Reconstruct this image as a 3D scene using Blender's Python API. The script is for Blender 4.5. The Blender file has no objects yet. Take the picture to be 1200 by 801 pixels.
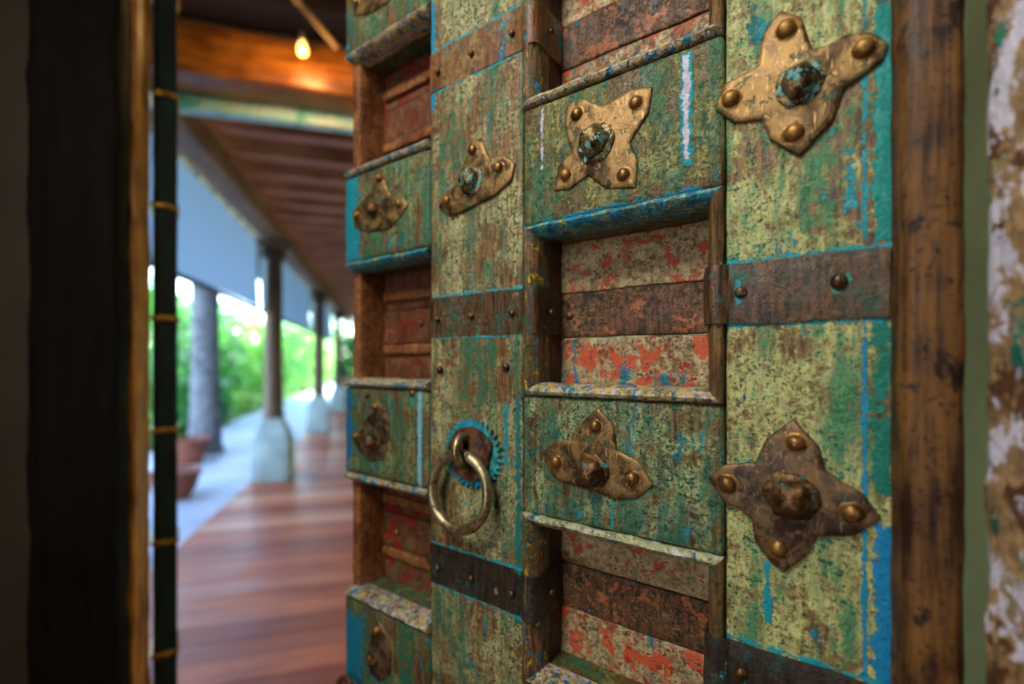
import bpy, bmesh, math, random
from mathutils import Vector, noise, Matrix
C = bpy.context.scene.collection
sc = bpy.context.scene
rnd = random.Random(7)
PI = math.pi
YAW = math.radians(15.52)
CS, SN = math.cos(YAW), math.sin(YAW)
def cw(r, f, z=0.0):
    """doorway frame (right, forward of where one stands) -> world"""
    return Vector((r*CS + f*SN, -r*SN + f*CS, z))

# ------------------------------------------------------------ camera
cd = bpy.data.cameras.new('camera'); cam = bpy.data.objects.new('camera', cd); C.objects.link(cam)
cam.location = (0, 0, 1.2); cam.rotation_euler = (PI/2, 0, -YAW)
cd.sensor_width = 36; cd.lens = 16.2; cd.shift_y = 0.0204; cd.clip_start = 0.01; cd.clip_end = 300
cd.dof.use_dof = True; cd.dof.focus_distance = 0.375; cd.dof.aperture_fstop = 2.0
cd.dof.aperture_blades = 9
sc.camera = cam
# ------------------------------------------------------------ sky, sun, unseen fill lamps, exposure
w = bpy.data.worlds.new('world'); sc.world = w; w.use_nodes = True
wn = w.node_tree.nodes; bg = wn['Background']
sky = wn.new('ShaderNodeTexSky'); sky.sky_type = 'NISHITA'; sky.sun_disc = False
sky.sun_elevation = math.radians(55); sky.sun_rotation = math.radians(120); sky.air_density = 1.0
w.node_tree.links.new(sky.outputs[0], bg.inputs[0]); bg.inputs[1].default_value = 1.7
def sun(rot, strength, col, ang):
    l = bpy.data.lights.new('sun', 'SUN'); l.energy = strength; l.color = col; l.angle = ang
    o = bpy.data.objects.new('sun', l); C.objects.link(o); o.rotation_euler = rot
sun((math.radians(38), 0, math.radians(62)), 26, (1, .93, .8), math.radians(1))
def area(loc, target, size, power, col, sy=None):
    l = bpy.data.lights.new('unseen_fill', 'AREA'); l.size = size; l.energy = power; l.color = col
    if sy: l.shape = 'RECTANGLE'; l.size_y = sy
    o = bpy.data.objects.new('unseen_fill', l); C.objects.link(o); o.location = loc
    o.rotation_euler = (Vector(target) - Vector(loc)).to_track_quat('-Z', 'Y').to_euler()
area(cw(-.50, -.20, 2.1), cw(.05, .42, 1.2), .30, 10.5, (1, .95, .86), .4)  # unseen lamp added close to the door; its falloff leaves the left jamb dark
area(cw(-.95, -.92, 1.35), cw(.25, .3, 1.2), .7, 5.5, (.95, .97, 1), 1.0)  # unseen lamp added to brighten the gap behind the hinge post
sc.view_settings.view_transform = 'Standard'; sc.view_settings.look = 'None'
sc.view_settings.exposure = 0.18; sc.view_settings.gamma = 1

# ------------------------------------------------------------ node helpers
def hx(h):
    h = h.lstrip('#'); v = [int(h[i:i+2], 16)/255 for i in (0, 2, 4)]
    return tuple(x/12.92 if x <= .04045 else ((x+.055)/1.055)**2.4 for x in v) + (1,)
class M:
    def __init__(s, name, rough=.5, metal=0, spec=.5):
        s.m = bpy.data.materials.new(name); s.m.use_nodes = True; s.t = s.m.node_tree
        s.b = s.t.nodes['Principled BSDF']; s.set('Roughness', rough); s.set('Metallic', metal); s.set('Specular IOR Level', spec)
        s.co = None
    def put(s, inp, v):
        if isinstance(v, bpy.types.NodeSocket): s.t.links.new(v, inp)
        else: inp.default_value = v
    def set(s, name, v): s.put(s.b.inputs[name], v)
    def n(s, typ, ins=None, out=0, **kw):
        nd = s.t.nodes.new(typ)
        for k, v in kw.items(): setattr(nd, k, v)
        for k, v in (ins or {}).items(): s.put(nd.inputs[k], v)
        return nd.outputs[out]
    def coord(s):
        if s.co is None:
            tc = s.n('ShaderNodeTexCoord', out=3)
            r = s.n('ShaderNodeObjectInfo', out=5)
            s.co = tc; s.ri = r
        return s.co
    def vec(s, sx, sy, sz, ox=0, oy=0, oz=0):
        return s.n('ShaderNodeMapping', {0: s.coord(), 1: (ox, oy, oz), 3: (sx, sy, sz)})
    def noise(s, v, scale, det=4, rough=.6, dist=0):
        return s.n('ShaderNodeTexNoise', {'Vector': v, 'Scale': scale, 'Detail': det, 'Roughness': rough, 'Distortion': dist})
    def voro(s, v, scale, rand=1):
        return s.n('ShaderNodeTexVoronoi', {'Vector': v, 'Scale': scale, 'Randomness': rand})
    def step(s, f, a, b, lo=0., hi=1.):
        return s.n('ShaderNodeMapRange', {0: f, 1: a, 2: b, 3: lo, 4: hi}, interpolation_type='SMOOTHSTEP')
    def math(s, op, a, b=0., c=0.):
        return s.n('ShaderNodeMath', {0: a, 1: b, 2: c}, operation=op)
    def mix(s, f, a, b):
        nd = s.t.nodes.new('ShaderNodeMix'); nd.data_type = 'RGBA'
        s.put(nd.inputs[0], f); s.put(nd.inputs[6], a); s.put(nd.inputs[7], b); return nd.outputs[2]
    def bump(s, h, dist, strength=1.):
        s.set('Normal', s.n('ShaderNodeBump', {'Strength': strength, 'Distance': dist, 'Height': h}))
    def xyz(s):
        nd = s.t.nodes.new('ShaderNodeSeparateXYZ'); s.put(nd.inputs[0], s.coord()); return nd.outputs
    def box(s, x, z, u0, u1, z0, z1, soft, nz, amp):
        du = s.math('SUBTRACT', s.math('ABSOLUTE', s.math('SUBTRACT', x, (u0+u1)/2)), (u1-u0)/2)
        dz = s.math('SUBTRACT', s.math('ABSOLUTE', s.math('SUBTRACT', z, (z0+z1)/2)), (z1-z0)/2)
        d = s.math('MULTIPLY_ADD', nz, amp, s.math('MAXIMUM', du, dz))
        return s.step(d, soft, -soft)

def paint(name, cream, wood, wood2, green, teal, tc=.5, tg=.52, tt=.64, tsp=.60, boxes=(), accents=(), tsc=60, seed=0., rough=.42, bumpd=.0011, vert=5., zlines=(), astr=1.):
    """weathered layered paint on wood: every layer is a thresholded noise; t* = thresholds (low = more)"""
    m = M(name, rough)
    v = m.vec(1, 1, 1, seed, seed*1.7, seed*.6)
    vs = m.vec(1, 1, 1/vert, seed*2, 0, seed)
    fine = m.noise(v, 420, 3, .7)
    med = m.noise(v, 75, 6, .72)
    big = m.noise(v, 17, 5, .6, .6)
    streak = m.noise(vs, 150, 5, .7)
    streakb = m.noise(vs, 42, 7, .68)
    grain = m.noise(m.vec(1, 1, .08, seed), 330, 3, .6)
    wd = m.mix(m.step(grain, .38, .62), wood2, wood)
    f2 = m.noise(v, 200, 4, .75)
    cm = m.math('ADD', m.math('MULTIPLY', big, .34), m.math('ADD', m.math('MULTIPLY', med, .22), m.math('ADD', m.math('MULTIPLY', streak, .2), m.math('MULTIPLY', f2, .24))))
    olive = tuple(.42*a_+.33*b_+.12*c_ for a_, b_, c_ in zip(cream[:3], wood[:3], green[:3]))+(1,)
    wd = m.mix(m.step(m.math('ADD', m.math('MULTIPLY', streakb, .6), m.math('MULTIPLY', big, .4)), .43, .60), wd, m.mix(m.step(f2, .38, .62), tuple(c*.5 for c in olive[:3])+(1,), olive))
    cmask = m.step(cm, tc-.028, tc+.060)
    cr = m.mix(m.step(m.math('ADD', m.math('MULTIPLY', med, .5), m.math('MULTIPLY', f2, .5)), .38, .62), tuple(c*.55 for c in cream[:3])+(1,), tuple(min(1, c*1.45) for c in cream[:3])+(1,))
    cr = m.mix(m.step(grain, .5, .3, 0, .55), cr, tuple(c*.55 for c in cream[:3])+(1,))
    col = m.mix(cmask, wd, cr)
    gm_ = m.math('ADD', m.math('MULTIPLY', streakb, .6), m.math('MULTIPLY', med, .4))
    gmask = m.step(m.math('ADD', gm_, m.math('MULTIPLY_ADD', f2, .3, -.15)), tg-.03, tg+.05)
    gcol = m.mix(m.step(fine, .4, .6), green, tuple(min(1, c*2.2) for c in green[:3])+(1,))
    col = m.mix(m.math('MULTIPLY', gmask, .85), col, gcol)
    smask = m.step(m.math('ADD', m.math('MULTIPLY', fine, .45), m.math('ADD', m.math('MULTIPLY', m.noise(v, 150, 4, .8), .4), m.math('MULTIPLY', big, .15))), tsp-.045, tsp-.015)
    col = m.mix(m.math('MULTIPLY', smask, .9), col, tuple(c*.45 for c in green[:3])+(1,))
    for i, (ac, ta, scl) in enumerate(accents):
        am = m.noise(m.vec(1, 1, astr, seed+3.3*i+9, 4), scl, 6, .68, .4)
        col = m.mix(m.step(am, ta, ta+.03), col, ac)
    tn = m.math('ADD', m.math('MULTIPLY', m.noise(m.vec(1, 1, .4, seed+5), tsc, 5, .62, .5), .75), m.math('MULTIPLY', fine, .25))
    tmask = m.step(tn, tt-.008, tt+.012)
    dark = m.math('SUBTRACT', 1., m.step(m.noise(v, 190, 3, .7), .5, .7, 0, .6))
    mk = tmask
    tl = m.mix(m.step(streak, .42, .6), tuple(c*.45 for c in teal[:3])+(1,), teal)
    col = m.mix(tmask, col, tl)
    if boxes or zlines:
        o = m.xyz(); nz = m.math('SUBTRACT', m.noise(v, 130, 4, .7), .5)
        for (u0, u1, z0, z1, c, amp) in boxes:
            bm_ = m.box(o[0], o[2], u0, u1, z0, z1, .0004, nz, amp)
            col = m.mix(bm_, col, m.mix(m.step(fine, .3, .6), tuple(x*.6 for x in c[:3])+(1,), c)); mk = m.math('MAXIMUM', mk, bm_)
        for (z0, hw, c, amp) in zlines:
            d = m.math('ABSOLUTE', m.math('SUBTRACT', o[2], z0))
            zm = m.step(m.math('MULTIPLY_ADD', nz, amp, d), hw, hw*.5)
            col = m.mix(zm, col, c); mk = m.math('MAXIMUM', mk, zm)
    m.set('Base Color', col)
    h = m.math('ADD', m.math('MULTIPLY', cmask, .35), m.math('ADD', m.math('MULTIPLY', mk, .5), m.math('ADD', m.math('MULTIPLY', fine, .6), m.math('MULTIPLY', f2, 1.0))))
    h = m.math('SUBTRACT', h, m.math('MULTIPLY', smask, .35))
    m.bump(m.math('ADD', h, m.math('MULTIPLY', grain, .35)), bumpd, .9)
    m.set('Roughness', m.step(med, .3, .7, rough-.12, rough+.2))
    return m.m

CREAM, WOOD, WOOD2 = hx('b9b777'), hx('8d6a3e'), hx('4a3119')
GREEN, TEAL, CYAN = hx('14563c'), hx('08a0ae'), hx('1794bc')
WHITE, YEL, RED, CORAL = hx('dcd8ea'), hx('d8b426'), hx('8e1c12'), hx('c9552f')
A = lambda z: 1.2 + z
lines = []
for k in (-2, -1, 0, 1):
    lines += [(A(.0725+.27*k), .0013, TEAL, .012), (A(.0265+.27*k), .0011, TEAL, .012)]
m_stile_r = paint('paint_stile_right', hx('bcbb78'), WOOD, WOOD2, hx('1a6a48'), TEAL, tc=.46, tg=.52, tt=.61, tsp=.59, seed=1.3, zlines=lines,
    boxes=[(.0130, .0156, .3, 1.262, CYAN, .007), (.0130, .0156, 1.275, 2.1, TEAL, .009), (-.01, .0095, 1.275, 1.42, hx('0e9a92'), .016),
           (-.01, .0095, .85, 1.10, hx('108fc8'), .018), (.001, .0095, 1.12, 1.24, hx('128270'), .026), (.0345, .0365, 1.3055, 1.309, TEAL, .006), (.0165, .0190, 1.286, 1.2895, CYAN, .004), (.0195, .0230, 1.30, 1.335, TEAL, .02), (.0640, .0665, 1.0905-.0585, 1.0945-.056, CYAN, .004), (.0400, .0425, 1.020, 1.0235, CYAN, .004), (.0300, .0325, 1.345, 1.365, hx('0e7a70'), .02), (.066, .070, 1.02, 1.062, TEAL, .01)])
m_stile_m = paint('paint_stile_middle', hx('aea874'), hx('8f6536'), WOOD2, GREEN, TEAL, tc=.48, tg=.525, tt=.615, tsp=.58, seed=4.1, zlines=lines, vert=7,
    boxes=[(.290, .2945, 1.10, 1.16, TEAL, .018), (.276, .281, .95, 1.17, hx('0e7a78'), .016), (.390, .399, 1.48, 1.60, CYAN, .02)])
m_rail_a = paint('paint_rail_upper', hx('98944e'), hx('6d5228'), WOOD2, GREEN, TEAL, tc=.50, tg=.51, tt=.635, tsp=.58, seed=7.7, rough=.36,
    boxes=[(.1175, .1262, 1.350, 1.436, TEAL, .012), (.1200, .1242, 1.354, 1.434, WHITE, .012), (.2497, .2522, 1.378, 1.434, WHITE, .010), (.11, .26, 1.3275, 1.3315, CYAN, .014)])
m_rail_b = paint('paint_rail_lower', hx('a2b07c'), hx('766632'), WOOD2, hx('0c5542'), TEAL, tc=.485, tg=.50, tt=.59, tsp=.57, seed=11.9, rough=.36,
    boxes=[(.181, .1835, 1.060, 1.088, TEAL, .006), (.198, .2, 1.064, 1.085, hx('0b6e68'), .01), (.12, .26, 1.0515, 1.0555, CYAN, .014)])
m_rail_l = paint('paint_rail_end', hx('8c9a60'), hx('7d5c32'), WOOD2, GREEN, hx('0899a8'), tc=.51, tg=.50, tt=.585, tsp=.585, seed=15.2,
    boxes=[(.525, .56, 1.33, 1.46, hx('0a93a6'), .06), (.54, .56, 1.03, 1.18, hx('1474a8'), .05), (.41, .417, 1.05, 1.17, hx('8fc6d8'), .006), (.515, .56, .78, .88, hx('0e7f9c'), .06)])
def mould(name, c, seed, **kw):
    return paint(name, c, WOOD, WOOD2, GREEN, CYAN, seed=seed, bumpd=.0016, vert=1, tsc=110, **kw)
m_md_teal = mould('moulding_teal', hx('4a9a9a'), 21, tc=.44, tt=.53, tg=.60, tsp=.62, accents=[(YEL, .57, 190), (hx('8ecfd0'), .60, 160)])
m_md_yel = mould('moulding_yellow', hx('b8a878'), 24, tc=.46, tt=.555, tg=.60, tsp=.61, accents=[(YEL, .555, 200), (hx('c4c4e4'), .55, 230)])
m_md_pale = mould('moulding_pale', hx('a9ae86'), 27, tc=.45, tt=.60, tg=.62, tsp=.63, accents=[(hx('cfc9c6'), .58, 80), (YEL, .62, 90)])
m_md_brown = mould('moulding_brown', hx('8a7040'), 30, tc=.56, tt=.64, tg=.60, tsp=.60, accents=[(YEL, .64, 90)])
m_md_side = mould('moulding_side', hx('6c6a40'), 33, tc=.54, tt=.585, tg=.56, tsp=.59, accents=[(YEL, .60, 110)])
m_pk = []
for i, (c, kw) in enumerate([
    (hx('c0a878'), dict(tc=.44, tg=.60, tt=.70, tsp=.61, accents=[(CORAL, .55, 70), (hx('a83a1c'), .60, 130)])),
    (hx('80603c'), dict(tc=.53, tg=.60, tt=.625, tsp=.57, accents=[(hx('a8603c'), .56, 45), (hx('33261a'), .56, 60)])),
    (hx('b09a70'), dict(tc=.46, tg=.58, tt=.59, tsp=.60, accents=[(CORAL, .53, 50), (hx('9a3018'), .575, 110)])),
    (hx('8a5030'), dict(tc=.52, tg=.60, tt=.72, tsp=.60, accents=[(hx('6e2412'), .56, 40)])),
    (hx('7a4a2c'), dict(tc=.50, tg=.56, tt=.66, tsp=.58, accents=[(RED, .52, 40), (hx('6a5a30'), .56, 40)]))]):
    m_pk.append(paint('paint_plank_%d' % i, c, hx('7a4a2a'), hx('3a2010'), hx('3a3418'), hx('1496b4'), seed=40+i*3.1, vert=.6, **kw))
m_side = paint('paint_recess_side', hx('6a3c1e'), hx('5a2c16'), hx('26120a'), hx('2a2410'), TEAL, tc=.53, tt=.70, tsp=.6, seed=61, accents=[(hx('701a10'), .60, 60)])
m_orange = paint('wood_orange', hx('9a6030'), hx('8a4a20'), hx('3e200c'), hx('4a2a10'), TEAL, tc=.48, tt=.72, tg=.62, seed=66)
m_strap = paint('strap_iron', hx('6e5c3c'), hx('6a4626'), hx('2c2018'), hx('1c4434'), TEAL, tc=.54, tg=.54, tt=.645, tsp=.60, seed=71, rough=.36, vert=1, bumpd=.0008, boxes=[(.0245, .0305, 1.249, 1.255, hx('2a9c84'), .035), (.083, .0865, 1.2415, 1.258, hx('189ab0'), .016)])
m_strap_d = paint('strap_iron_dark', hx('54483a'), hx('3e2e22'), hx('1c1612'), hx('163c36'), TEAL, tc=.56, tg=.56, tt=.64, tsp=.58, seed=75, rough=.36, vert=1, bumpd=.0008)
m_strap_o = paint('strap_iron_rusty', hx('8c6a34'), hx('8a5424'), hx('4c2c14'), hx('1c5a50'), hx('16a0c0'), tc=.50, tg=.58, tt=.585, tsp=.62, seed=79, rough=.4, vert=1, bumpd=.0008)

def metal(name, c1, c2, pat, tp=.62, seed=0., rough=.38, metal=.75, bumpd=.0006, k=1.):
    m = M(name, rough, metal)
    v = m.vec(k, k, k, seed)
    v2 = m.n('ShaderNodeVectorMath', {0: v, 1: m.ri}, operation='ADD')
    a = m.noise(v2, 60, 6, .7, .8); f = m.noise(v2, 350, 3, .7)
    sc_ = m.noise(m.n('ShaderNodeMapping', {0: v2, 2: (0, .7, 0), 3: (14, 60, 1.6)}), 40, 3, .6)
    col = m.mix(m.step(a, .38, .62), c2, c1)
    col = m.mix(m.step(sc_, .58, .68, 0, .7), col, tuple(min(1, c*1.9) for c in c1[:3])+(1,))
    pm = m.step(m.noise(v2, 110, 5, .7), tp, tp+.03)
    col = m.mix(pm, col, pat)
    m.set('Base Color', col); m.set('Metallic', m.math('MULTIPLY', m.math('SUBTRACT', 1., pm), metal))
    m.set('Roughness', m.step(a, .3, .7, rough-.08, rough+.2))
    m.bump(m.math('ADD', m.math('MULTIPLY', a, 1.), m.math('ADD', m.math('MULTIPLY', f, .3), m.math('MULTIPLY', pm, .4))), bumpd, 1)
    return m.m
m_bronze = metal('bronze_plate', hx('a08050'), hx('54402a'), hx('3a5a40'), .59, 3, .44)
m_bronze_d = metal('bronze_plate_dark', hx('8c7050'), hx('4a3a32'), hx('3c5a48'), .62, 8, .42)
m_rivet = metal('bronze_rivet', hx('aa8046'), hx('6a4a26'), hx('2f6f58'), .64, 5, .38, .75, .0005, .006)
m_nail = metal('nail_iron', hx('7a5c34'), hx('3c2c1a'), hx('2a7a78'), .62, 6, .3, .6)
m_boss = metal('boss_patina', hx('7c5a34'), hx('3a2614'), hx('2a7a78'), .57, 7, .34, .7, .0014, .013)
m_boss_t = metal('boss_teal', hx('a08a5c'), hx('342a1c'), hx('6fb0b0'), .53, 9, .18, .75, .0018, .013)
m_ring = metal('brass_ring', hx('b8aa86'), hx('8a7650'), hx('5a3416'), .58, 12, .3, .85, .0006)
m_rust = metal('rusted_plate', hx('6a4020'), hx('38200e'), hx('1690a8'), .62, 14, .5, .3, .0014)
def wood(name, c1, c2, scale=1., rough=.5, axis='z', bumpd=.002, extra=(), coat=0):
    m = M(name, rough)
    s_ = {'x': (.06, 1, 1), 'y': (1, .06, 1), 'z': (1, 1, .06)}[axis]
    tc = m.coord(); off = m.n('ShaderNodeVectorMath', {0: tc, 1: m.n('ShaderNodeCombineXYZ', {0: m.math('MULTIPLY', m.ri, 31.), 1: m.math('MULTIPLY', m.ri, 17.), 2: m.ri})}, operation='ADD')
    g = m.noise(m.n('ShaderNodeMapping', {0: off, 3: s_}), 90*scale, 6, .65, .3)
    b = m.noise(off, 14*scale, 5, .6)
    col = m.mix(m.step(m.math('ADD', m.math('MULTIPLY', g, .6), m.math('MULTIPLY', b, .4)), .38, .62), c2, c1)
    for (c, t, sl) in extra:
        col = m.mix(m.step(m.noise(off, sl, 6, .68, .6), t, t+.05), col, c)
    m.set('Base Color', col); m.bump(m.math('ADD', g, b), bumpd, .8)
    m.set('Roughness', m.step(b, .3, .7, rough-.08, rough+.1))
    return m
m_post = wood('post_brown', hx('7c5222'), hx('2c160a'), 2.2, .55, 'z', .0018, [(hx('160a05'), .57, 240), (hx('20100a'), .58, 30), (hx('5c1a1a'), .66, 20)]).m
m_frame_w = paint('distressed_frame', hx('a8865c'), hx('93683c'), WOOD2, hx('1a7a60'), hx('128a70'), tc=.42, tg=.60, tt=.585, tsp=.64, seed=90, vert=2.5, bumpd=.003, astr=.6,
    accents=[(hx('5c3818'), .53, 40), (hx('e4e0f0'), .53, 46), (hx('1a7a66'), .60, 34), (hx('d8d4ec'), .60, 90)])
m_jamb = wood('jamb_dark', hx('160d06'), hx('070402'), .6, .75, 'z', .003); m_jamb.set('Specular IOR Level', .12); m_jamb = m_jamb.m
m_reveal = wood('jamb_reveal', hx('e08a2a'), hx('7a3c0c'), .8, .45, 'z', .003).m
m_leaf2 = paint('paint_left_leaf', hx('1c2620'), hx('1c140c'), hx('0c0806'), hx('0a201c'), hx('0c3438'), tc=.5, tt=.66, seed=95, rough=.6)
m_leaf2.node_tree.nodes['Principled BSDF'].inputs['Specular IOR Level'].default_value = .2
def plain(name, c, rough=.8, c2=None, scale=6, bumpd=.001, metal=0):
    m = M(name, rough, metal); n_ = m.noise(m.vec(1, 1, 1), scale, 5, .6)
    m.set('Base Color', m.mix(m.step(n_, .35, .65), c2 or tuple(x*.75 for x in c[:3])+(1,), c)); m.bump(m.noise(m.vec(1, 1, 1), scale*8, 4), bumpd, .6); return m.m
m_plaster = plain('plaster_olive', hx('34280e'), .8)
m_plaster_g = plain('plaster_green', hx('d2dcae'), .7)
m_white = plain('plinth_paint', hx('a6babc'), .5)
m_ground = plain('apron_stone', hx('d2d8e6'), .45, hx('bcc3d4'), 2)
m_grass = plain('garden_soil', hx('3f7a2c'), .9, hx('5a4a2c'), 3)
m_trunk = plain('trunk_bark', hx('7d828c'), .8, hx('5c5c64'), 9, .01)
m_terra = plain('terracotta', hx('8a4a34'), .7)
m_pot2 = plain('clay_tan', hx('b89468'), .7)
m_floor = wood('deck_board', hx('cc6c42'), hx('9a4026'), .25, .42, 'x', .0003)
_c = m_floor.b.inputs['Base Color'].links[0].from_socket
m_floor.set('Base Color', m_floor.mix(m_floor.step(m_floor.ri, 0., 1., 0., .75), _c, m_floor.mix(m_floor.step(m_floor.math('FRACT', m_floor.math('MULTIPLY', m_floor.ri, 7.3)), .3, .7), hx('7a2c18'), hx('e0a078'))))
m_floor = m_floor.m
m_rafter = wood('rafter_wood', hx('d08a68'), hx('965840'), .3, .5, 'x', .002).m
m_beam = wood('beam_wood', hx('a88070'), hx('7a5848'), .3, .5, 'y', .002).m
m_obeam = wood('beam_orange', hx('a8641c'), hx('5c2e0a'), .5, .38, 'x', .003).m
m_tealboard = wood('teal_board', hx('8cd8dc'), hx('c8d4cc'), .3, .5, 'x', .002, [(hx('4ab0b0'), .55, 9)]).m
m_ceil = plain('ceiling_board', hx('4a2e22'), .7)
m_roof = plain('roof_dark', hx('120b07'), .8)
m_shaft = wood('column_wood', hx('6a4a36'), hx('3c281e'), .4, .5, 'z', .003).m
m_rod = plain('dark_rod', hx('2a2624'), .5)
m_pole = plain('bamboo_pole', hx('8a6a44'), .5)
def glow(name, c, s):
    m = M(name); m.set('Emission Color', c); m.set('Emission Strength', s); m.set('Base Color', c); return m.m
m_bulb = glow('bulb_glow', (1, .5, .12, 1), 2.5)
mm = M('canvas', .9)
dif = mm.n('ShaderNodeBsdfDiffuse', {0: hx('a2b4cc')}); tl = mm.n('ShaderNodeBsdfTranslucent', {0: hx('a0b2ce')})
mm.put(mm.t.nodes['Material Output'].inputs[0], mm.n('ShaderNodeMixShader', {0: .5, 1: dif, 2: tl})); m_canvas = mm.m
def leafm(name, a, b):
    mm = M(name, .4); n_ = mm.noise(mm.vec(1, 1, 1), 5, 3)
    col = mm.mix(mm.step(n_, .35, .65), a, b)
    dif = mm.n('ShaderNodeBsdfDiffuse', {0: col}); tl = mm.n('ShaderNodeBsdfTranslucent', {0: col}); gl = mm.n('ShaderNodeBsdfGlossy', {0: (1, 1, 1, 1), 1: .25})
    x = mm.n('ShaderNodeMixShader', {0: .45, 1: dif, 2: tl}); x = mm.n('ShaderNodeMixShader', {0: .07, 1: x, 2: gl})
    mm.put(mm.t.nodes['Material Output'].inputs[0], x); return mm.m
m_leaf = [leafm('leaf_bright', hx('4ea838'), hx('9ed858')), leafm('leaf_mid', hx('2f8a3c'), hx('63b84a')), leafm('leaf_deep', hx('1c6a3a'), hx('3c9a4c'))]
m_sky_fleck = leafm('sky_fleck_pale', hx('f4d8dc'), hx('ffffff'))  # pale colour of the added flecks that imitate bright sky spots

# ------------------------------------------------------------ mesh helpers
def slab(x0, x1, y0, y1, z0, z1, bev=.002, step=.008, amp=.0005, freq=35, bm=None, seg=2):
    b = bmesh.new(); bmesh.ops.create_cube(b, size=1)
    for v in b.verts: v.co = Vector(((x0+x1)/2+v.co.x*(x1-x0), (y0+y1)/2+v.co.y*(y1-y0), (z0+z1)/2+v.co.z*(z1-z0)))
    if bev: bmesh.ops.bevel(b, geom=b.edges[:], offset=bev, segments=seg, profile=.5, affect='EDGES')
    if step:
        for ax, (a, c) in enumerate(((x0, x1), (y0, y1), (z0, z1))):
            L = c-a-2*bev; n = min(int(L/step), 260)
            for i in range(1, n):
                co = Vector((0, 0, 0)); co[ax] = a+bev+L*i/n; no = Vector((0, 0, 0)); no[ax] = 1
                bmesh.ops.bisect_plane(b, geom=b.verts[:]+b.edges[:]+b.faces[:], plane_co=co, plane_no=no, dist=1e-6)
        jit(b, amp, freq)
    if bm is None: return b
    me = bpy.data.meshes.new('t'); b.to_mesh(me); b.free(); bm.from_mesh(me); bpy.data.meshes.remove(me); return bm
def jit(b, amp, freq):
    if amp:
        for v in b.verts:
            p = v.co*freq
            v.co += noise.noise_vector(p)*amp + noise.noise_vector(p*3.1+Vector((5, 5, 5)))*amp*.5
def obj(name, b, mat, parent=None, loc=None, rot=None, sharp=50, kind=None):
    me = bpy.data.meshes.new(name); bmesh.ops.recalc_face_normals(b, faces=b.faces[:]); b.to_mesh(me); b.free()
    me.materials.append(mat)
    me.polygons.foreach_set('use_smooth', [True]*len(me.polygons)); me.set_sharp_from_angle(angle=math.radians(sharp))
    return place(name, me, parent, loc, rot, kind)
def place(name, me, parent=None, loc=None, rot=None, kind=None):
    o = bpy.data.objects.new(name, me); C.objects.link(o)
    if parent: o.parent = parent
    if loc is not None: o.location = loc
    if rot is not None: o.rotation_euler = rot
    if kind: o['kind'] = kind
    return o
def root(name, loc=(0, 0, 0), rz=0, kind=None):
    o = bpy.data.objects.new(name, None); C.objects.link(o); o.location = loc; o.rotation_euler = (0, 0, rz); o.empty_display_size = .1
    if kind: o['kind'] = kind
    return o
def tag(o, label, cat, group=None):
    o['label'] = label; o['category'] = cat
    if group: o['group'] = group
    return o
def copy_tree(o, parent=None):
    c = o.copy(); C.objects.link(c); c.parent = parent
    for ch in list(o.children): copy_tree(ch, c)
    return c
def lathe(prof, n=24, axis='z', amp=0, freq=30):
    b = bmesh.new(); rings = []
    for (r, h) in prof:
        rings.append([b.verts.new((r*math.cos(2*PI*i/n), r*math.sin(2*PI*i/n), h)) for i in range(n)])
    for a, c in zip(rings, rings[1:]):
        for i in range(n): b.faces.new((a[i], a[(i+1) % n], c[(i+1) % n], c[i]))
    b.faces.new(rings[0][::-1]); b.faces.new(rings[-1])
    if axis == 'y':                    # lathe axis points to local +y (out of the door face)
        for v in b.verts: v.co = Vector((v.co.x, v.co.z, -v.co.y))
    jit(b, amp, freq); return b
def tube(pts, rad, n=12, closed=False, amp=0, freq=60):
    b = bmesh.new(); rings = []; N = len(pts)
    for i, p in enumerate(pts):
        p = Vector(p); q = Vector(pts[(i+1) % N]) if (closed or i < N-1) else p; o = Vector(pts[i-1]) if (closed or i > 0) else p
        t = (q-o).normalized(); a = t.orthogonal() if i == 0 else (prev - t*prev.dot(t)); a.normalize(); prev = a; c = t.cross(a)
        rings.append([b.verts.new(p+(a*math.cos(2*PI*k/n)+c*math.sin(2*PI*k/n))*rad) for k in range(n)])
    for i in range(N if closed else N-1):
        A_, B_ = rings[i], rings[(i+1) % N]; sh = 0
        if closed and i == N-1:
            sh = min(range(n), key=lambda s: (A_[0].co-B_[s].co).length)
        for k in range(n): b.faces.new((A_[k], A_[(k+1) % n], B_[(k+1+sh) % n], B_[(k+sh) % n]))
    if not closed: b.faces.new(rings[0][::-1]); b.faces.new(rings[-1])
    jit(b, amp, freq); return b
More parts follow.
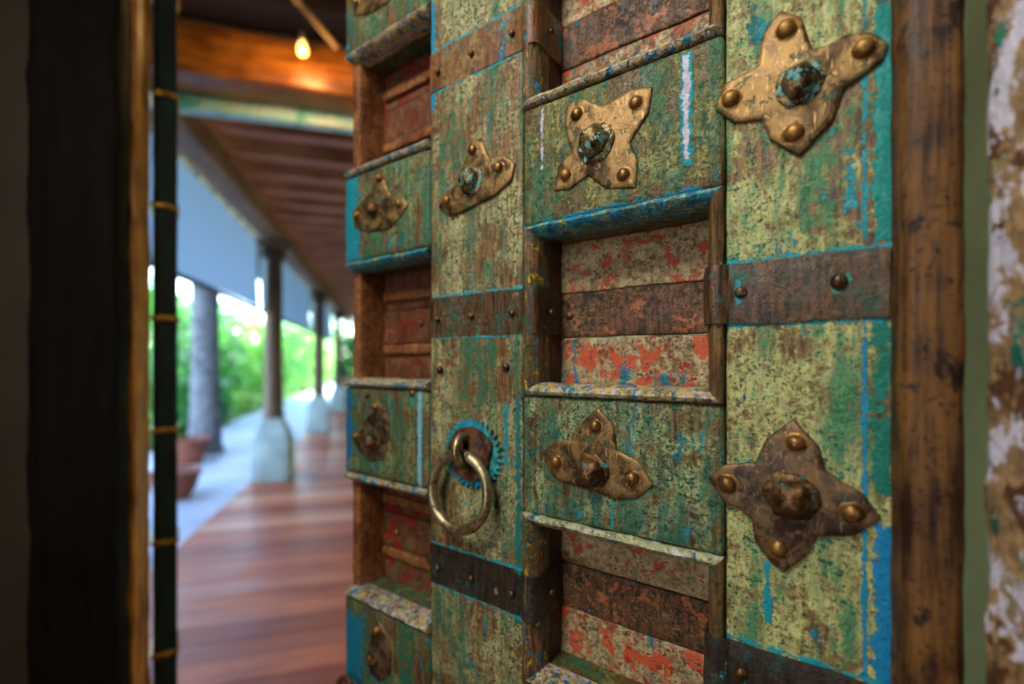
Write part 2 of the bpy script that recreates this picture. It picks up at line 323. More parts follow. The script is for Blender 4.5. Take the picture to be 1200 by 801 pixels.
def plate(outline, y0, th, lift=0., amp=.0005):
    """flat hammered plate in the door plane (x, z), bevelled, bulging by lift towards its centre"""
    b = bmesh.new(); pts = []
    n = len(outline)
    for i in range(n):                  # finer outline, slightly rounded
        p, q = Vector(outline[i]), Vector(outline[(i+1) % n])
        for k in range(3): pts.append(p.lerp(q, k/3))
    cx = sum(p.x for p in pts)/len(pts); cz = sum(p.y for p in pts)/len(pts); c = Vector((cx, cz))
    R = max((p-c).length for p in pts)
    lev = [(1., 0, 0), (1., th*.6, 0), (.975, th, 0)] + [(f, th, 1) for f in (.88, .76, .62, .48, .34, .2, .08)]
    rings = []
    for f, y, l in lev:
        r = []
        for p in pts:
            q = c+(p-c)*f
            d = (q-c).length/R
            yy = y0+y+(lift*(1-d)*(1.-d) if l else 0)
            r.append(b.verts.new((q.x, yy, q.y)))
        rings.append(r)
    N = len(pts)
    for a_, c_ in zip(rings, rings[1:]):
        for i in range(N): b.faces.new((a_[i], a_[(i+1) % N], c_[(i+1) % N], c_[i]))
    b.faces.new(rings[-1]); b.faces.new(rings[0][::-1])
    for v in b.verts:
        if v.co.y > y0+th*.5: v.co.y += noise.noise(v.co*80)*amp*1.0
        v.co += noise.noise_vector(v.co*60)*amp*.6*Vector((1, 0, 1)).length
    return b

# ------------------------------------------------------------ the room and the veranda
def struct(name, b, mat, **k): return obj(name, b, mat, kind='structure', **k)
fl = struct('floor', slab(-1.3, 1.3, -2.3, 17, -.14, -.032, 0, 0, 0), m_ceil)
y = -2.25; i = 0
bb = [slab(-1.3, 1.3, 0, .1485, -.03, 0, .0015, .0, 0, seg=1) for _ in range(1)]
me_b = obj('board', bb[0], m_floor, fl, (0, y, 0), sharp=25)
while y < 15.9:
    y += .15; place('board', me_b.data, fl, (0, y, rnd.uniform(-.0015, .0015)))
struct('ground', slab(-60, -3.1, -20, 90, -.3, -.12, 0, 0, 0), m_grass)
struct('garden_path', slab(-3.08, -1.32, -3, 30, -.25, -.03, .01, 0, 0), m_ground)
# ceiling over the veranda, with a rafter every 0.35 m
ce = struct('ceiling', slab(-1.9, 1.3, 2.25, 17, 2.80, 2.86, 0, 0, 0), m_ceil)
rb = slab(-1.32, 1.2, 0, .085, 2.62, 2.79, .006, 0, 0, seg=1)
# rafter tails slope down to the beam
me_r = obj('rafter', rb, m_rafter, ce, (0, 2.45, 0), sharp=25)
m_tail = plain('rafter_tail', hx('b0a290'), .6)
me_t = obj('rafter_end', slab(-1.42, -1.322, -.004, .089, 2.60, 2.795, .01, 0, 0, seg=1), m_tail, me_r)
for k in range(1, 40):
    if 2.45+.35*k > 16: break
    r_ = place('rafter', me_r.data, ce, (0, 2.45+.35*k, 0)); place('rafter_end', me_t.data, r_)
struct('trim_1', slab(-1.2, -1.02, 1.9, 16.5, 2.46, 2.615, .01, .25, .004, 3), m_beam)
struct('trim_2', slab(-1.9, 1.3, 2.16, 2.215, 2.235, 2.36, .006, .1, .004, 5), m_tealboard)
struct('trim_3', slab(-1.9, 1.3, 1.98, 2.15, 2.29, 2.475, .015, .08, .008, 4), m_obeam)
struct('roof', slab(-2.6, 2.7, -2.4, 2.5, 3.0, 3.08, 0, 0, 0), m_roof)
struct('roof_eave', slab(-2.5, 1.7, 1.985, 17, 2.9, 2.96, 0, 0, 0), m_ceil)
struct('wall_end', slab(-1.0, 1.3, 16.4, 16.6, 0, 2.9, 0, 0, 0), m_plaster_g)
struct('wall_corridor', slab(1.16, 1.29, .30, 16.4, 0, 2.895, 0, 0, 0), m_plaster_g)
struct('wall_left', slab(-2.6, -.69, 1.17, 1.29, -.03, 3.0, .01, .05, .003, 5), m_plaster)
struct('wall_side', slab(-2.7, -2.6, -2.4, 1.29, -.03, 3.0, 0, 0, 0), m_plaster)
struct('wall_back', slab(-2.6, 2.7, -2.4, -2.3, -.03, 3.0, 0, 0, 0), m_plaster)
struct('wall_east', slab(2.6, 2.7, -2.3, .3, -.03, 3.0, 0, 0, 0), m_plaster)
struct('floor_side', slab(-2.6, -1.31, -2.3, 1.16, -.1, -.002, 0, 0, 0), m_ceil)
struct('floor_east', slab(1.31, 2.6, -2.3, .3, -.1, -.002, 0, 0, 0), m_ceil)
o = struct('wall_right', slab(.375, 2.75, .335, .46, 0, 3.0, 0, 0, 0), m_plaster_g, rot=(0, 0, -YAW))
# rounded hinge post, distressed casing on the near side of it
struct('trim_7', slab(-.0135, .0135, -.0135, .0135, 0, 2.2, .006, .01, .0008, 30), m_post, loc=cw(.2335, .2600), rot=(0, 0, -YAW-.35))
o = struct('trim_4', slab(.2425, .34, .10, .2375, 0, 2.3, .004, .009, .0022, 30), m_frame_w, rot=(0, 0, -YAW))

# left jamb: dark post, orange reveal
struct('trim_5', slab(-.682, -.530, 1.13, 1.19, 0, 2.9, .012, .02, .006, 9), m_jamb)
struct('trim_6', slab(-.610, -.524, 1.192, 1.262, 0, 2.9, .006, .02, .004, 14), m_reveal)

# ------------------------------------------------------------ far door leaf, seen on its edge
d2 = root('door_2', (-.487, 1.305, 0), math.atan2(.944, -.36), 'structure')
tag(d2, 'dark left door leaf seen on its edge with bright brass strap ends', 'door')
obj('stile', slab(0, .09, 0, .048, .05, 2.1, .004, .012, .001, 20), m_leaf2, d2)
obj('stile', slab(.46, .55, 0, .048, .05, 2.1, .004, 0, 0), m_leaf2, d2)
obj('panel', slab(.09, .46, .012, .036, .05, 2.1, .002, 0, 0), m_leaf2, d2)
m_brass2 = metal('strap_brass', hx('c08a34'), hx('6a4218'), hx('2a2a18'), .68, 15, .35, .8)
me_s2 = None
for k in range(-4, 4):
    z = 1.308+.27*k
    if me_s2 is None:
        s2 = obj('strap', slab(-.005, .094, -.004, .052, -.006, .006, .002, .012, .0012, 30), m_brass2, d2, (0, 0, z)); me_s2 = s2.data
        n2 = obj('nail', lathe([(.007, 0), (.007, .001), (.006, .006), (.003, .009)], 10, 'y'), m_brass2, s2, (-.004, .02, 0), (0, 0, PI/2)); me_n2 = n2.data
    else:
        s2 = place('strap', me_s2, d2, (0, 0, z)); place('nail', me_n2, s2, (-.004, .02, 0), (0, 0, PI/2))

# ------------------------------------------------------------ the carved door leaf (local x runs from hinge to free edge, +y faces the room)
H = cw(.2323, .28)
LEAF = root('door_1', (H.x, H.y, 0), math.atan2(.779, -.627), 'structure')
tag(LEAF, 'old painted door leaf in worn green and turquoise with studded metal fittings', 'door')
def part(name, b, mat, parent=LEAF, **k): return obj(name, b, mat, parent, **k)
ZB, ZT = .10, 2.12
def sub(b): return b
# stiles
b = slab(0, .0943, -.055, 0, ZB, ZT, .0015, .01, .0005, 25)
part('stile', b, m_stile_r)
b = slab(.2735, .3968, -.055, 0, ZB, ZT, .0018, .01, .0006, 25)
part('stile', b, m_stile_m)
part('stile', slab(.5325, .5470, -.055, -.006, ZB, ZT, .002, .01, .0008, 25), m_orange)
KS = range(-4, 4)
rails_c, rails_l = {}, {}
for k in KS:
    z0, z1 = A(.1285+.27*k), A(.2395+.27*k)
    z0b, z1b = A(.119+.27*k), A(.249+.27*k)
    if z0 < ZB or z1b > ZT: 
        if z1b > ZT: continue
    b = slab(.0955, .2722, -.054, .0012, max(z0, ZB), z1, .0035, .009, .0006, 30)
    slab(.1, .268, -.0535, -.004, max(z0b, ZB), z1b, .001, 0, 0, bm=b)
    rails_c[k] = part('rail', b, m_rail_a if k % 2 == 0 else m_rail_b)
    b = slab(.3978, .5545, -.054, .0012, max(z0, ZB), z1, .005, .009, .0010, 25)
    slab(.3985, .546, -.0535, -.004, max(z0b, ZB), z1b, .001, 0, 0, bm=b)
    rails_l[k] = part('rail', b, m_rail_l)

PROF = [(-.0005, -.020), (-.0005, -.006), (.0015, .0004), (.0040, .0044), (.0068, .0062), (.0086, .0050), (.0096, .0044), (.0108, .0026), (.0110, -.003)]
def moulding(side, u0, u1, z0, z1, wu0, wu1, wz):
    """mitred strip along one side of the opening u0..u1, z0..z1 (inner rectangle)"""
    b = bmesh.new(); rings = []
    L = (u1-u0) if side in 'tb' else (z1-z0); n = max(6, int(L/.005))
    for i in range(n+1):
        s = i/n; ring = []
        for (o_, y_) in PROF:
            f = o_/.011
            a0, a1 = u0-f*wu0, u1+f*wu1; c0, c1 = z0-f*wz, z1+f*wz
            if side == 't': p = (a0+(a1-a0)*s, y_, c1)
            elif side == 'b': p = (a0+(a1-a0)*s, y_, c0)
            elif side == 'l': p = (a1, y_, c0+(c1-c0)*s)
            else: p = (a0, y_, c0+(c1-c0)*s)
            ring.append(b.verts.new(p))
        rings.append(ring)
    m_ = len(PROF)
    for r0, r1 in zip(rings, rings[1:]):
        for j in range(m_): b.faces.new((r0[j], r0[(j+1) % m_], r1[(j+1) % m_], r1[j]))
    b.faces.new(rings[0]); b.faces.new(rings[-1][::-1])
    jit(b, .0009, 55); return b
def ribbon(path, z0, z1, th=.0022):
    """strap iron bent along a path in (x, y)"""
    b = bmesh.new(); n = len(path); rows = []
    P = []
    for i in range(n-1):
        p, q = Vector(path[i]), Vector(path[i+1]); k = max(1, int((q-p).length/.006))
        for j in range(k): P.append(p.lerp(q, j/k))
    P.append(Vector(path[-1])); n = len(P); N = 6
    for i, p in enumerate(P):
        t = (P[min(i+1, n-1)]-P[max(i-1, 0)]).normalized(); no = Vector((t.y, -t.x))
        col = []
        for side, lst in ((1, range(N+1)), (0, range(N, -1, -1))):
            for j in lst:
                z = z0+(z1-z0)*j/N; q = p+no*(th if side else 0)
                e = .0007 if side and j in (0, N) else 0
                col.append(b.verts.new((q.x-no.x*e, q.y-no.y*e, z)))
        rows.append(col)
    m_ = len(rows[0])
    for a_, c_ in zip(rows, rows[1:]):
        for j in range(m_): b.faces.new((a_[j], a_[(j+1) % m_], c_[(j+1) % m_], c_[j]))
    b.faces.new(rows[0]); b.faces.new(rows[-1][::-1])
    jit(b, .0008, 45); return b
nail_b = lathe([(.0052, -.0005), (.0052, .0008), (.0045, .0024), (.0026, .0036), (.001, .004)], 14, 'y', .0004, 150)
NAIL = part('nail', nail_b, m_nail, None, loc=(0, 0, 0)); C.objects.unlink(NAIL)
def nail(parent, u, z, y=.0022, s=1., rot=None, mat=None):
    o = place('nail', NAIL.data, parent, (u, y, z), rot); o.scale = (s, s, s); return o
# fillers behind the mouldings, mouldings, planks, straps
for k in range(-4, 4):
    d = .27*k; z0, z1 = A(-.0195+d), A(.1180+d)
    if A(.128+d) > ZT or z0 < ZB: continue
    u0, u1 = .1072, .2568
    part('recess_side', slab(u1+.0004, .2732, -.0535, -.003, z0-.010, z1+.010, .001, .008, .0006, 40), m_side)
    part('recess_side', slab(.0946, u0-.0004, -.0535, -.003, z0-.010, z1+.010, .001, .008, .0006, 40), m_side)
    mt = m_md_teal if k == 0 else m_md_pale
    part('moulding', moulding('t', u0, u1, z0, z1, .0115, .0150, .0105), mt)
    part('moulding', moulding('b', u0, u1, z0, z1, .0115, .0150, .0105), m_md_yel)
    part('moulding', moulding('l', u0, u1, z0, z1, .0115, .0150, .0105), m_md_side)
    part('moulding', moulding('r', u0, u1, z0, z1, .0115, .0150, .0105), m_md_brown)
    part('moulding', moulding('t', .4000, .5440, z0, z1, .002, .006, .0105), m_md_yel if k else m_md_teal)
    part('moulding', moulding('b', .4000, .5440, z0, z1, .002, .006, .0105), m_md_yel)
    sets = ((-.045, .0243), (.0252, .0690), (.0700, .142))
    for j, (a_, c_) in enumerate(sets):
        yb = -.0465 + (.0012 if j == 1 else 0)
        part('plank', slab(.1, .266, yb-.012, yb, A(a_+d), A(c_+d), .0012, .008, .0009, 28), m_pk[(0, 1, 2)[2-j]])
        part('plank', slab(.3975, .533, yb-.012, yb, A(a_+d), A(c_+d), .0012, .009, .0010, 28), m_pk[4 if k == -1 or (k == 1 and j == 2) else 3])
    for zz in (.088, .018):
        part('batten', slab(.3985, .530, -.046, -.0405, A(zz+d)-.006, A(zz+d)+.006, .002, .009, .0008, 30), m_orange)
    # straps
    mst = {0: m_strap, -1: m_strap_d, 1: m_strap_o}.get(k, m_strap)
    s = part('strap', ribbon([(.3972, -.004), (.3972, .0004), (.3955, .0006), (.2755, .0006), (.2705, .0044), (.2655, .0062), (.2590, .0046), (.2562, .0004), (.2555, -.006), (.2550, -.044)][::-1], A(.028+d), A(.071+d)), mst)
    for (u, z) in ((.384, .0475), (.336, .0485), (.2845, .048)): nail(s, u, A(z+d), .0026, .62)
    nail(s, .2530, A(.049+d), -.02, .62, (0, 0, PI/2))
    s = part('strap', ribbon([(.1088, -.044), (.1085, -.006), (.1075, .0004), (.1050, .0042), (.1000, .0060), (.0965, .0044), (.0930, .0006), (.0020, .0006)], A(.028+d), A(.071+d)), mst if k else m_strap)
    nail(s, .0842, A(.050+d), .0026, .82); nail(s, .0275, A(.052+d), .0026, .95)
for (u, z) in ((.3815, 1.1925), (.2924, 1.1958), (.4393, .9565), (.474, 1.143), (.452, 1.0), (.425, 1.165), (.507, 1.16)):
    if u == .4393: nail(LEAF, u, z, -.046, 2.0)
    else: nail(LEAF, u, z, .0008, .85)
# recess nails on the middle plank
nail(LEAF, .247, 1.247, -.0455, .8); nail(LEAF, .112, 1.25, -.0455, .8); nail(LEAF, .46, 1.25, -.0455, .8); nail(LEAF, .42, 1.25, -.0455, .8)

# rosettes: hammered bronze stars with domed rivets and a faceted boss; outlines in door-plane metres
ROS = [
    ((0.0535, 1.111), 0.0150, [(0.0524, 1.1623), (0.0379, 1.1456), (0.0347, 1.1307), (0.0267, 1.125), (0.0147, 1.1187), (0.0061, 1.1042), (0.0194, 1.0912), (0.0386, 1.0867), (0.0457, 1.0714), (0.0572, 1.0587), (0.0649, 1.0619), (0.0757, 1.0756), (0.0776, 1.0901), (0.0862, 1.0968), (0.0947, 1.0978), (0.1063, 1.1149), (0.0963, 1.1258), (0.075, 1.131), (0.0684, 1.1481)], [(0.0508, 1.1466), (0.0208, 1.1061), (0.0611, 1.0749), (0.0929, 1.1135)], .0068, 1),
    ((0.0488, 1.3843), 0.0128, [(0.0702, 1.4289), (0.0599, 1.4398), (0.0476, 1.4294), (0.0416, 1.4057), (0.0335, 1.4047), (0.0234, 1.408), (0.0116, 1.4045), (0.0027, 1.3943), (0.0054, 1.3849), (0.0245, 1.3745), (0.0307, 1.356), (0.0488, 1.3373), (0.0663, 1.3536), (0.0715, 1.3685), (0.0892, 1.3723), (0.1013, 1.3848), (0.0949, 1.402), (0.0742, 1.4066)], [(0.0566, 1.4241), (0.0152, 1.3948), (0.0519, 1.3533), (0.0906, 1.3888)], .0072, 0),
    ((0.1953, 1.3859), 0.0153, [(0.2245, 1.4286), (0.2089, 1.4298), (0.19, 1.4162), (0.1647, 1.4221), (0.1474, 1.4177), (0.1508, 1.3978), (0.1659, 1.3801), (0.1593, 1.3632), (0.161, 1.3414), (0.1873, 1.346), (0.2039, 1.3616), (0.2216, 1.3535), (0.2379, 1.3558), (0.2334, 1.3756), (0.2202, 1.3864), (0.2274, 1.4115)], [(0.2134, 1.4167), (0.1605, 1.4092), (0.171, 1.3538), (0.2245, 1.3665)], .0062, 0),
    ((0.1985, 1.1088), 0.0140, [(0.1945, 1.1627), (0.1797, 1.1477), (0.1781, 1.1282), (0.1594, 1.1214), (0.1467, 1.1042), (0.1594, 1.0911), (0.1781, 1.0864), (0.203, 1.0909), (0.2374, 1.0953), (0.251, 1.1169), (0.2355, 1.1308), (0.2153, 1.1321), (0.21, 1.1485)], [(0.1962, 1.1464), (0.2344, 1.1115), (0.1637, 1.107)], .0068, 0),
    ((0.3341, 1.3857), 0.0133, [(0.3369, 1.433), (0.3197, 1.4217), (0.3122, 1.4052), (0.2908, 1.4011), (0.2811, 1.3916), (0.2856, 1.376), (0.3049, 1.3662), (0.3631, 1.3555), (0.3823, 1.3684), (0.3801, 1.379), (0.3549, 1.3889), (0.3448, 1.4107)], [(0.3322, 1.4172), (0.2989, 1.3913), (0.3681, 1.3734)], .0062, 0),
    ((0.4884, 1.3867), 0.0099, [(0.4792, 1.431), (0.4685, 1.4112), (0.4581, 1.3952), (0.4404, 1.3932), (0.4315, 1.3814), (0.4454, 1.369), (0.4659, 1.3589), (0.5041, 1.3618), (0.5333, 1.3739), (0.5363, 1.393), (0.5098, 1.406), (0.4956, 1.4137)], [(0.4803, 1.4236), (0.4454, 1.3851), (0.5255, 1.3865)], .006, 0),
    ((0.4901, 1.1044), 0.0113, [(0.4901, 1.1557), (0.4712, 1.1444), (0.4633, 1.1243), (0.4685, 1.0962), (0.4765, 1.0814), (0.5041, 1.078), (0.5244, 1.0901), (0.5363, 1.1036), (0.5156, 1.1182), (0.5013, 1.1391)], [(0.4873, 1.1463), (0.5244, 1.1076)], .006, 1),
    ((0.4926, 0.8387), 0.0099, [(0.4846, 0.8867), (0.4656, 0.8737), (0.4598, 0.8567), (0.4627, 0.8288), (0.4834, 0.8128), (0.502, 0.8173), (0.5032, 0.8448), (0.4957, 0.8713)], [(0.4846, 0.875)], .006, 1),
]
rv = part('rivet', lathe([(1.35, 0), (1.35, .10), (1.08, .16), (1.0, .22), (.98, .45), (.82, .78), (.5, 1.0), (.2, 1.08), (.05, 1.09)], 18, 'y', .05, 1.5), m_rivet, None); C.objects.unlink(rv)
def boss_mesh(seed):
    """hand-forged stud: worn many-sided pyramid head on a collar"""
    pr = [(1.22, 0), (1.25, .10), (1.12, .2), (1.0, .24), (1.0, .42), (.97, .62), (.86, .86), (.68, 1.05), (.46, 1.18), (.22, 1.26), (.06, 1.28)]
    b = bmesh.new(); rings = []; n = 28; r_ = random.Random(seed)
    sides = 6; ph = r_.uniform(0, 1)
    for (r, h) in pr:
        ring = []
        for i in range(n):
            a = 2*PI*i/n; k = (a*sides/(2*PI)+ph) % 1.
            f = math.cos(PI/sides)/math.cos(2*PI/sides*(k-.5)); f = 1+(f-1)*(.9 if h > .2 else .2)
            ring.append(b.verts.new((r*f*math.cos(a), h, r*f*math.sin(a))))
        rings.append(ring)
    for a, c in zip(rings, rings[1:]):
        for i in range(n): b.faces.new((a[i], a[(i+1) % n], c[(i+1) % n], c[i]))
    b.faces.new(rings[-1]); b.faces.new(rings[0][::-1])
    for v in b.verts:
        q = v.co*1.6+Vector((seed*7, 0, 0)); d = noise.noise(q)*.16+noise.noise(q*2.7)*.07
        v.co += Vector((v.co.x*d, d*v.co.y, v.co.z*d))
    return b
bosses = [part('boss', boss_mesh(s), m_boss if s != 1 else m_boss_t, None) for s in range(3)]
for o in bosses: C.objects.unlink(o)
def rosette(i, dz=0., name='rosette'):
    (bu, bz), br, out, riv, rr, dk = ROS[i]
    y0 = .0008
    p = part(name, plate(out, y0, .0022, .003), m_bronze_d if dk else m_bronze, loc=(0, 0, dz))
    for (u, z) in riv:
        o = place('rivet', rv.data, p, (u, y0+.002, z)); rs = rr*.82; o.scale = (rs, rs, rs); o.rotation_euler = (0, rnd.uniform(0, 3), 0)
    o = place('boss', bosses[(0, 1, 1, 0, 1, 0, 0, 2)[i]].data, p, (bu, y0+.0035, bz)); o.scale = (br*.88, br*.8, br*.88)
    return p
for i in range(len(ROS)): rosette(i)
for i, dz in ((1, .54), (0, -.54), (2, .54), (3, -.54), (4, .54), (5, .27), (6, -.54), (7, -.27)): rosette(i, dz)

# ring pull: scalloped teal collar, rusted boss plate, eye and ring
cu, cz = .3350, 1.1085
def scallop(r0, r1, teeth):
    out = []
    for i in range(teeth*6):
        a = 2*PI*i/(teeth*6); r = r1-(r1-r0)*abs(math.cos(a*teeth/2))**1.5*1.0
        out.append((cu+r*math.cos(a)*1.08, cz-.002+r*math.sin(a)))
    return out
m_coll = paint('collar_turquoise', hx('2f9c9c'), hx('5c4a2c'), WOOD2, GREEN, hx('12a0c8'), tc=.46, tt=.52, tg=.60, tsp=.62, seed=81, rough=.35)
b = bmesh.new(); o_ = scallop(.0315, .0365, 34)
for (f, yy) in ((1, .0004), (1, .0026), (.985, .0034), (.6, .0040)):
    ring = [b.verts.new((cu+(p[0]-cu)*f, yy, cz+(p[1]-cz)*f)) for p in o_]
    if f == 1 and yy < .001: first = ring
    else:
        for i in range(len(ring)): b.faces.new((prev_[i], prev_[(i+1) % len(ring)], ring[(i+1) % len(ring)], ring[i]))
    prev_ = ring
b.faces.new(prev_); b.faces.new(first[::-1])
knob = part('ring_collar', b, m_coll)
knob['label'] = 'scalloped turquoise collar behind the ring pull'
out = [(cu+(.0275+.002*math.sin(3*a)+.0012*math.sin(7*a+1))*math.cos(a), cz-.001+(.029+.002*math.cos(2*a))*math.sin(a)) for a in [2*PI*i/40 for i in range(40)]]
part('ring_plate', plate(out, .0032, .0042, .006, .0014), m_rust, knob)
eye = [((.3345+.0045*math.sin(t)*.4), .0105+.0125*math.cos(t)+.004, 1.1110+.0150*math.sin(t)) for t in [2*PI*i/32 for i in range(32)]]
part('ring_eye', tube(eye, .0046, 12, True, .0003), m_ring, knob)
rg = [((.3400+.0372*math.sin(t)), .0185-.003*math.cos(t)-.0015, 1.0705+.0372*math.cos(t)) for t in [2*PI*i/64 for i in range(64)]]
part('pull_ring', tube(rg, .0053, 16, True, .0005, 70), m_ring, knob)['label'] = 'heavy brass ring of the pull'
# a smaller ring low on the end rail
rg = [(.532+.016*math.sin(t), .014, .786+.018*math.cos(t)) for t in [2*PI*i/40 for i in range(40)]]
part('pull_ring', tube(rg, .0035, 12, True, .0004), m_rust)

# ------------------------------------------------------------ columns, blinds
def column(y, label):
    c = root('porch_column', (-1.1, y, 0)); tag(c, label, 'column', 'porch columns along the deck edge')
    obj('plinth', slab(-.17, .17, -.17, .17, 0, .44, .012, 0, 0), m_white, c)
    b = lathe([(.20, 0), (.20, .05), (.13, .17), (.12, .2)], 4); 
    for v in b.verts: v.co = Matrix.Rotation(PI/4, 3, 'Z') @ v.co
    obj('plinth_cap', b, m_white, c, (0, 0, .441), sharp=30)
    obj('shaft', lathe([(.115, 0), (.095, .05), (.09, .5), (.085, 1.4), (.08, 1.62)], 20), m_shaft, c, (0, 0, .642))
    obj('capital', lathe([(.085, 0), (.13, .02), (.13, .06), (.10, .08), (.17, .15), (.17, .185)], 16), m_shaft, c, (0, 0, 2.263))
column(5.25, 'nearest dark wooden porch column on a pale square plinth')
column(8.7, 'second dark porch column, smaller, between the nearest one and the carved door')
column(12.15, 'farthest porch column, half hidden by the carved door edge')
def blind(y0, y1, folds, label):
    c = root('canvas_blind', (-1.23, (y0+y1)/2, 1.76)); tag(c, label, 'blind', 'canvas blinds hung between the porch columns')
    b = bmesh.new(); n = 60; rows = []
    for i in range(n+1):
        yy = y0+(y1-y0)*i/n-(y0+y1)/2; row = []
        for j in range(9): row.append(b.verts.new((folds*math.sin(yy*30)+.015*math.sin(yy*1.7+j*.3), yy, j*.69/8)))
        rows.append(row)
    for a_, c_ in zip(rows, rows[1:]):
        for j in range(8): b.faces.new((a_[j], a_[j+1], c_[j+1], c_[j]))
    bmesh.ops.solidify(b, geom=b.faces[:], thickness=.002)
    obj('canvas', b, m_canvas, c)
    obj('bottom_rod', tube([(0, y0-(y0+y1)/2, -.018), (0, y1-(y0+y1)/2, -.018)], .02, 10), m_rod, c)
blind(2.1, 5.2, 0, 'smooth pale blue canvas blind hung left of the nearer porch column')
blind(5.3, 8.6, .02, 'pleated white blind hung between the two porch columns')
blind(8.8, 12.0, .02, 'pleated white blind hung beyond the farther porch column')

# ------------------------------------------------------------ things on the porch
bl = root('bulb_lamp', (-.292, 1.86, 2.36)); tag(bl, 'small glowing warm bulb hung in front of the orange beam', 'lamp')
obj('bulb', lathe([(.006, .04), (.012, .03), (.018, .012), (.02, 0), (.016, -.013), (.006, -.02)][::-1], 16), m_bulb, bl)
obj('socket', lathe([(.011, .04), (.011, .075), (.005, .085)], 12), m_rod, bl)
obj('cord', tube([(0, 0, .085), (.002, .01, .3), (0, 0, .62)], .002, 6), m_rod, bl)
l = bpy.data.lights.new('bulb_light', 'POINT'); l.energy = 6; l.color = (1, .6, .22); l.shadow_soft_size = .03
lo = bpy.data.objects.new('bulb_light', l); C.objects.link(lo); lo.parent = bl; lo.location = (0, -.05, -.05)
pl = tag(obj('roof_pole', tube([(-.82, 1.657, 2.99), (-.317, 1.90, 2.573), (-.178, 1.962, 2.456)], .014, 10), m_pole), 'thin slanting bamboo pole under the dark roof', 'pole')

def pot(name, loc, s, mat, label):
    c = root(name, loc); tag(c, label, 'pot')
    obj('body', lathe([(.55*s, 0), (.75*s, .3*s), (.9*s, .75*s), (.95*s, 1.05*s), (1.05*s, 1.1*s), (1.05*s, 1.25*s), (.9*s, 1.26*s), (.82*s, 1.1*s), (.4*s, 1.05*s)], 24), mat, c)
    return c
pot('terracotta_pot', (-1.83, 4.85, -.03), .2, m_terra, 'large terracotta pot standing on the pale path beside the left door leaf')
pot('terracotta_pot', (-2.32, 6.5, -.03), .24, m_terra, 'second terracotta pot, standing behind the nearer one by the tree trunk')
b = lathe([(.18, 0), (.33, .15), (.37, .4), (.3, .62), (.2, .7), (.23, .76), (.2, .78), (.15, .7)], 24)
urn = root('clay_urn', (-1.0, 13.6, 0)); tag(urn, 'round tan clay urn far along the deck beside the carved door edge', 'urn'); obj('body', b, m_pot2, urn)

# ------------------------------------------------------------ garden
def leaves(n, rx, ry, rz, size, seed, cz, hollow=.45):
    r_ = random.Random(seed); vs = []; fs = []
    for i in range(n):
        while True:
            p = Vector((r_.uniform(-1, 1), r_.uniform(-1, 1), r_.uniform(-1, 1)))
            if hollow < p.length < 1: break
        if noise.noise(p*3+Vector((seed, 0, 0))) < -.18: continue
        p = Vector((p.x*rx, p.y*ry, cz+p.z*rz))
        if p.z < .02: continue
        a = Vector((r_.gauss(0, 1), r_.gauss(0, 1), r_.gauss(0, .7))).normalized(); b_ = a.orthogonal().normalized()
        b_ = (b_*math.cos(i)+a.cross(b_)*math.sin(i)); s = size*r_.uniform(.6, 1.3); k = len(vs)
        vs += [p, p+a*s*.5+b_*s*.22, p+a*s, p+a*s*.5-b_*s*.22]; fs.append((k, k+1, k+2, k+3))
    return vs, fs
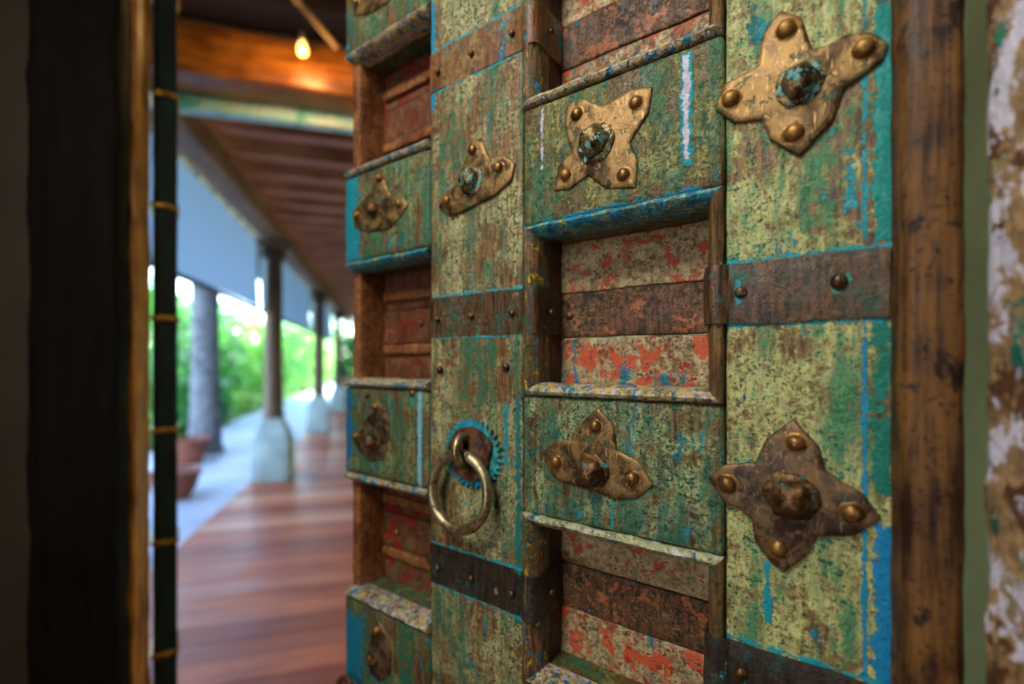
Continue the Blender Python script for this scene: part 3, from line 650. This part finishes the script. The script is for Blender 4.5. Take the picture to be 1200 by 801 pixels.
def shrub(name, loc, rx, rz, mi, seed, label, n=2600, size=.16, sky_flecks=0, cat='shrub'):
    c = root(name, loc); tag(c, label, cat, 'garden shrubs beside the veranda')
    v, f = leaves(n, rx, rx, rz, size, seed, rz*.95)
    me = bpy.data.meshes.new('foliage'); me.from_pydata(v, [], f); me.materials.append(m_leaf[mi]); place('foliage', me, c, kind='stuff')
    b = bmesh.new()
    for k in range(5):
        a = k*1.26+seed; tb = tube([(.03*math.cos(a), .03*math.sin(a), 0), (rx*.3*math.cos(a), rx*.3*math.sin(a), rz*.6), (rx*.5*math.cos(a), rx*.5*math.sin(a), rz*1.2)], .025, 6)
        m2 = bpy.data.meshes.new('t'); tb.to_mesh(m2); tb.free(); b.from_mesh(m2); bpy.data.meshes.remove(m2)
    obj('stem', b, m_shaft, c)
    if sky_flecks:  # added pale flecks imitate bright sky glinting through the foliage
        v, f = leaves(sky_flecks, rx*1.02, rx*1.02, rz*.6, .12, seed+50, rz*1.25, .85)
        me = bpy.data.meshes.new('sky_fleck'); me.from_pydata(v, [], f); me.materials.append(m_sky_fleck); place('sky_fleck', me, c, kind='stuff')
G = -.12
shrub('shrub', (-3.75, 8.6, G), .75, 1.45, 1, 1, 'shrub with pale sky flecks at the far left beside the dark door leaf', sky_flecks=260)
shrub('shrub', (-3.9, 11.6, G), .95, 1.4, 1, 2, 'shrub with pale pink sky flecks between tree trunk and nearer porch column', 3400, sky_flecks=420)
shrub('shrub', (-3.5, 10.1, G), .55, .55, 2, 3, 'low deep green shrub beside the grey tree trunk', 1800, .2)
shrub('shrub', (-3.7, 14.4, G), .9, 1.35, 0, 4, 'bright green shrub left of the nearer porch column', 3200)
shrub('shrub', (-3.6, 17.6, G), 1.1, 1.5, 1, 5, 'leafy shrub between the two porch columns', 3200)
shrub('shrub', (-3.5, 22.5, G), 1.4, 1.7, 0, 6, 'pale green shrub behind the farther porch column', 3200, .2)
shrub('shrub', (-3.3, 30, G), 2.0, 2.1, 1, 7, 'distant shrub at the end of the path, beside the carved door', 3200, .26)
for i, (x, y_) in enumerate(((-7.4, 11.5), (-7.9, 17), (-7.6, 22.5), (-7.9, 29), (-6.5, 38))):
    shrub('garden_tree', (x, y_, G), 2.2, 2.1, (0, 1, 2)[i % 3], 20+i, ('bright bushy garden tree behind the pale-flecked shrub at far left', 'garden tree behind the shrub with pale pink sky flecks, right of the trunk', 'deep green garden tree seen above the shrubs left of the nearer porch column', 'bright garden tree seen between the porch columns above the shrubs', 'farthest garden tree, beyond the last porch column')[i], 4200, .34, cat='tree', sky_flecks=200 if i % 2 else 0)
shrub('potted_shrub', (-1.0, 15.0, 0), .42, 1.1, 2, 61, 'dark narrow shrub standing behind the tan clay urn', 2200, .14)
tt = obj('tree_trunk', lathe([(.25, 0), (.20, .25), (.175, .8), (.165, 1.8), (.16, 3.2), (.15, 5)], 20, amp=.012, freq=3), m_trunk, loc=(-2.34, 7.15, -.12)); tag(tt, 'smooth grey tree trunk rising beyond the deck edge', 'tree trunk')
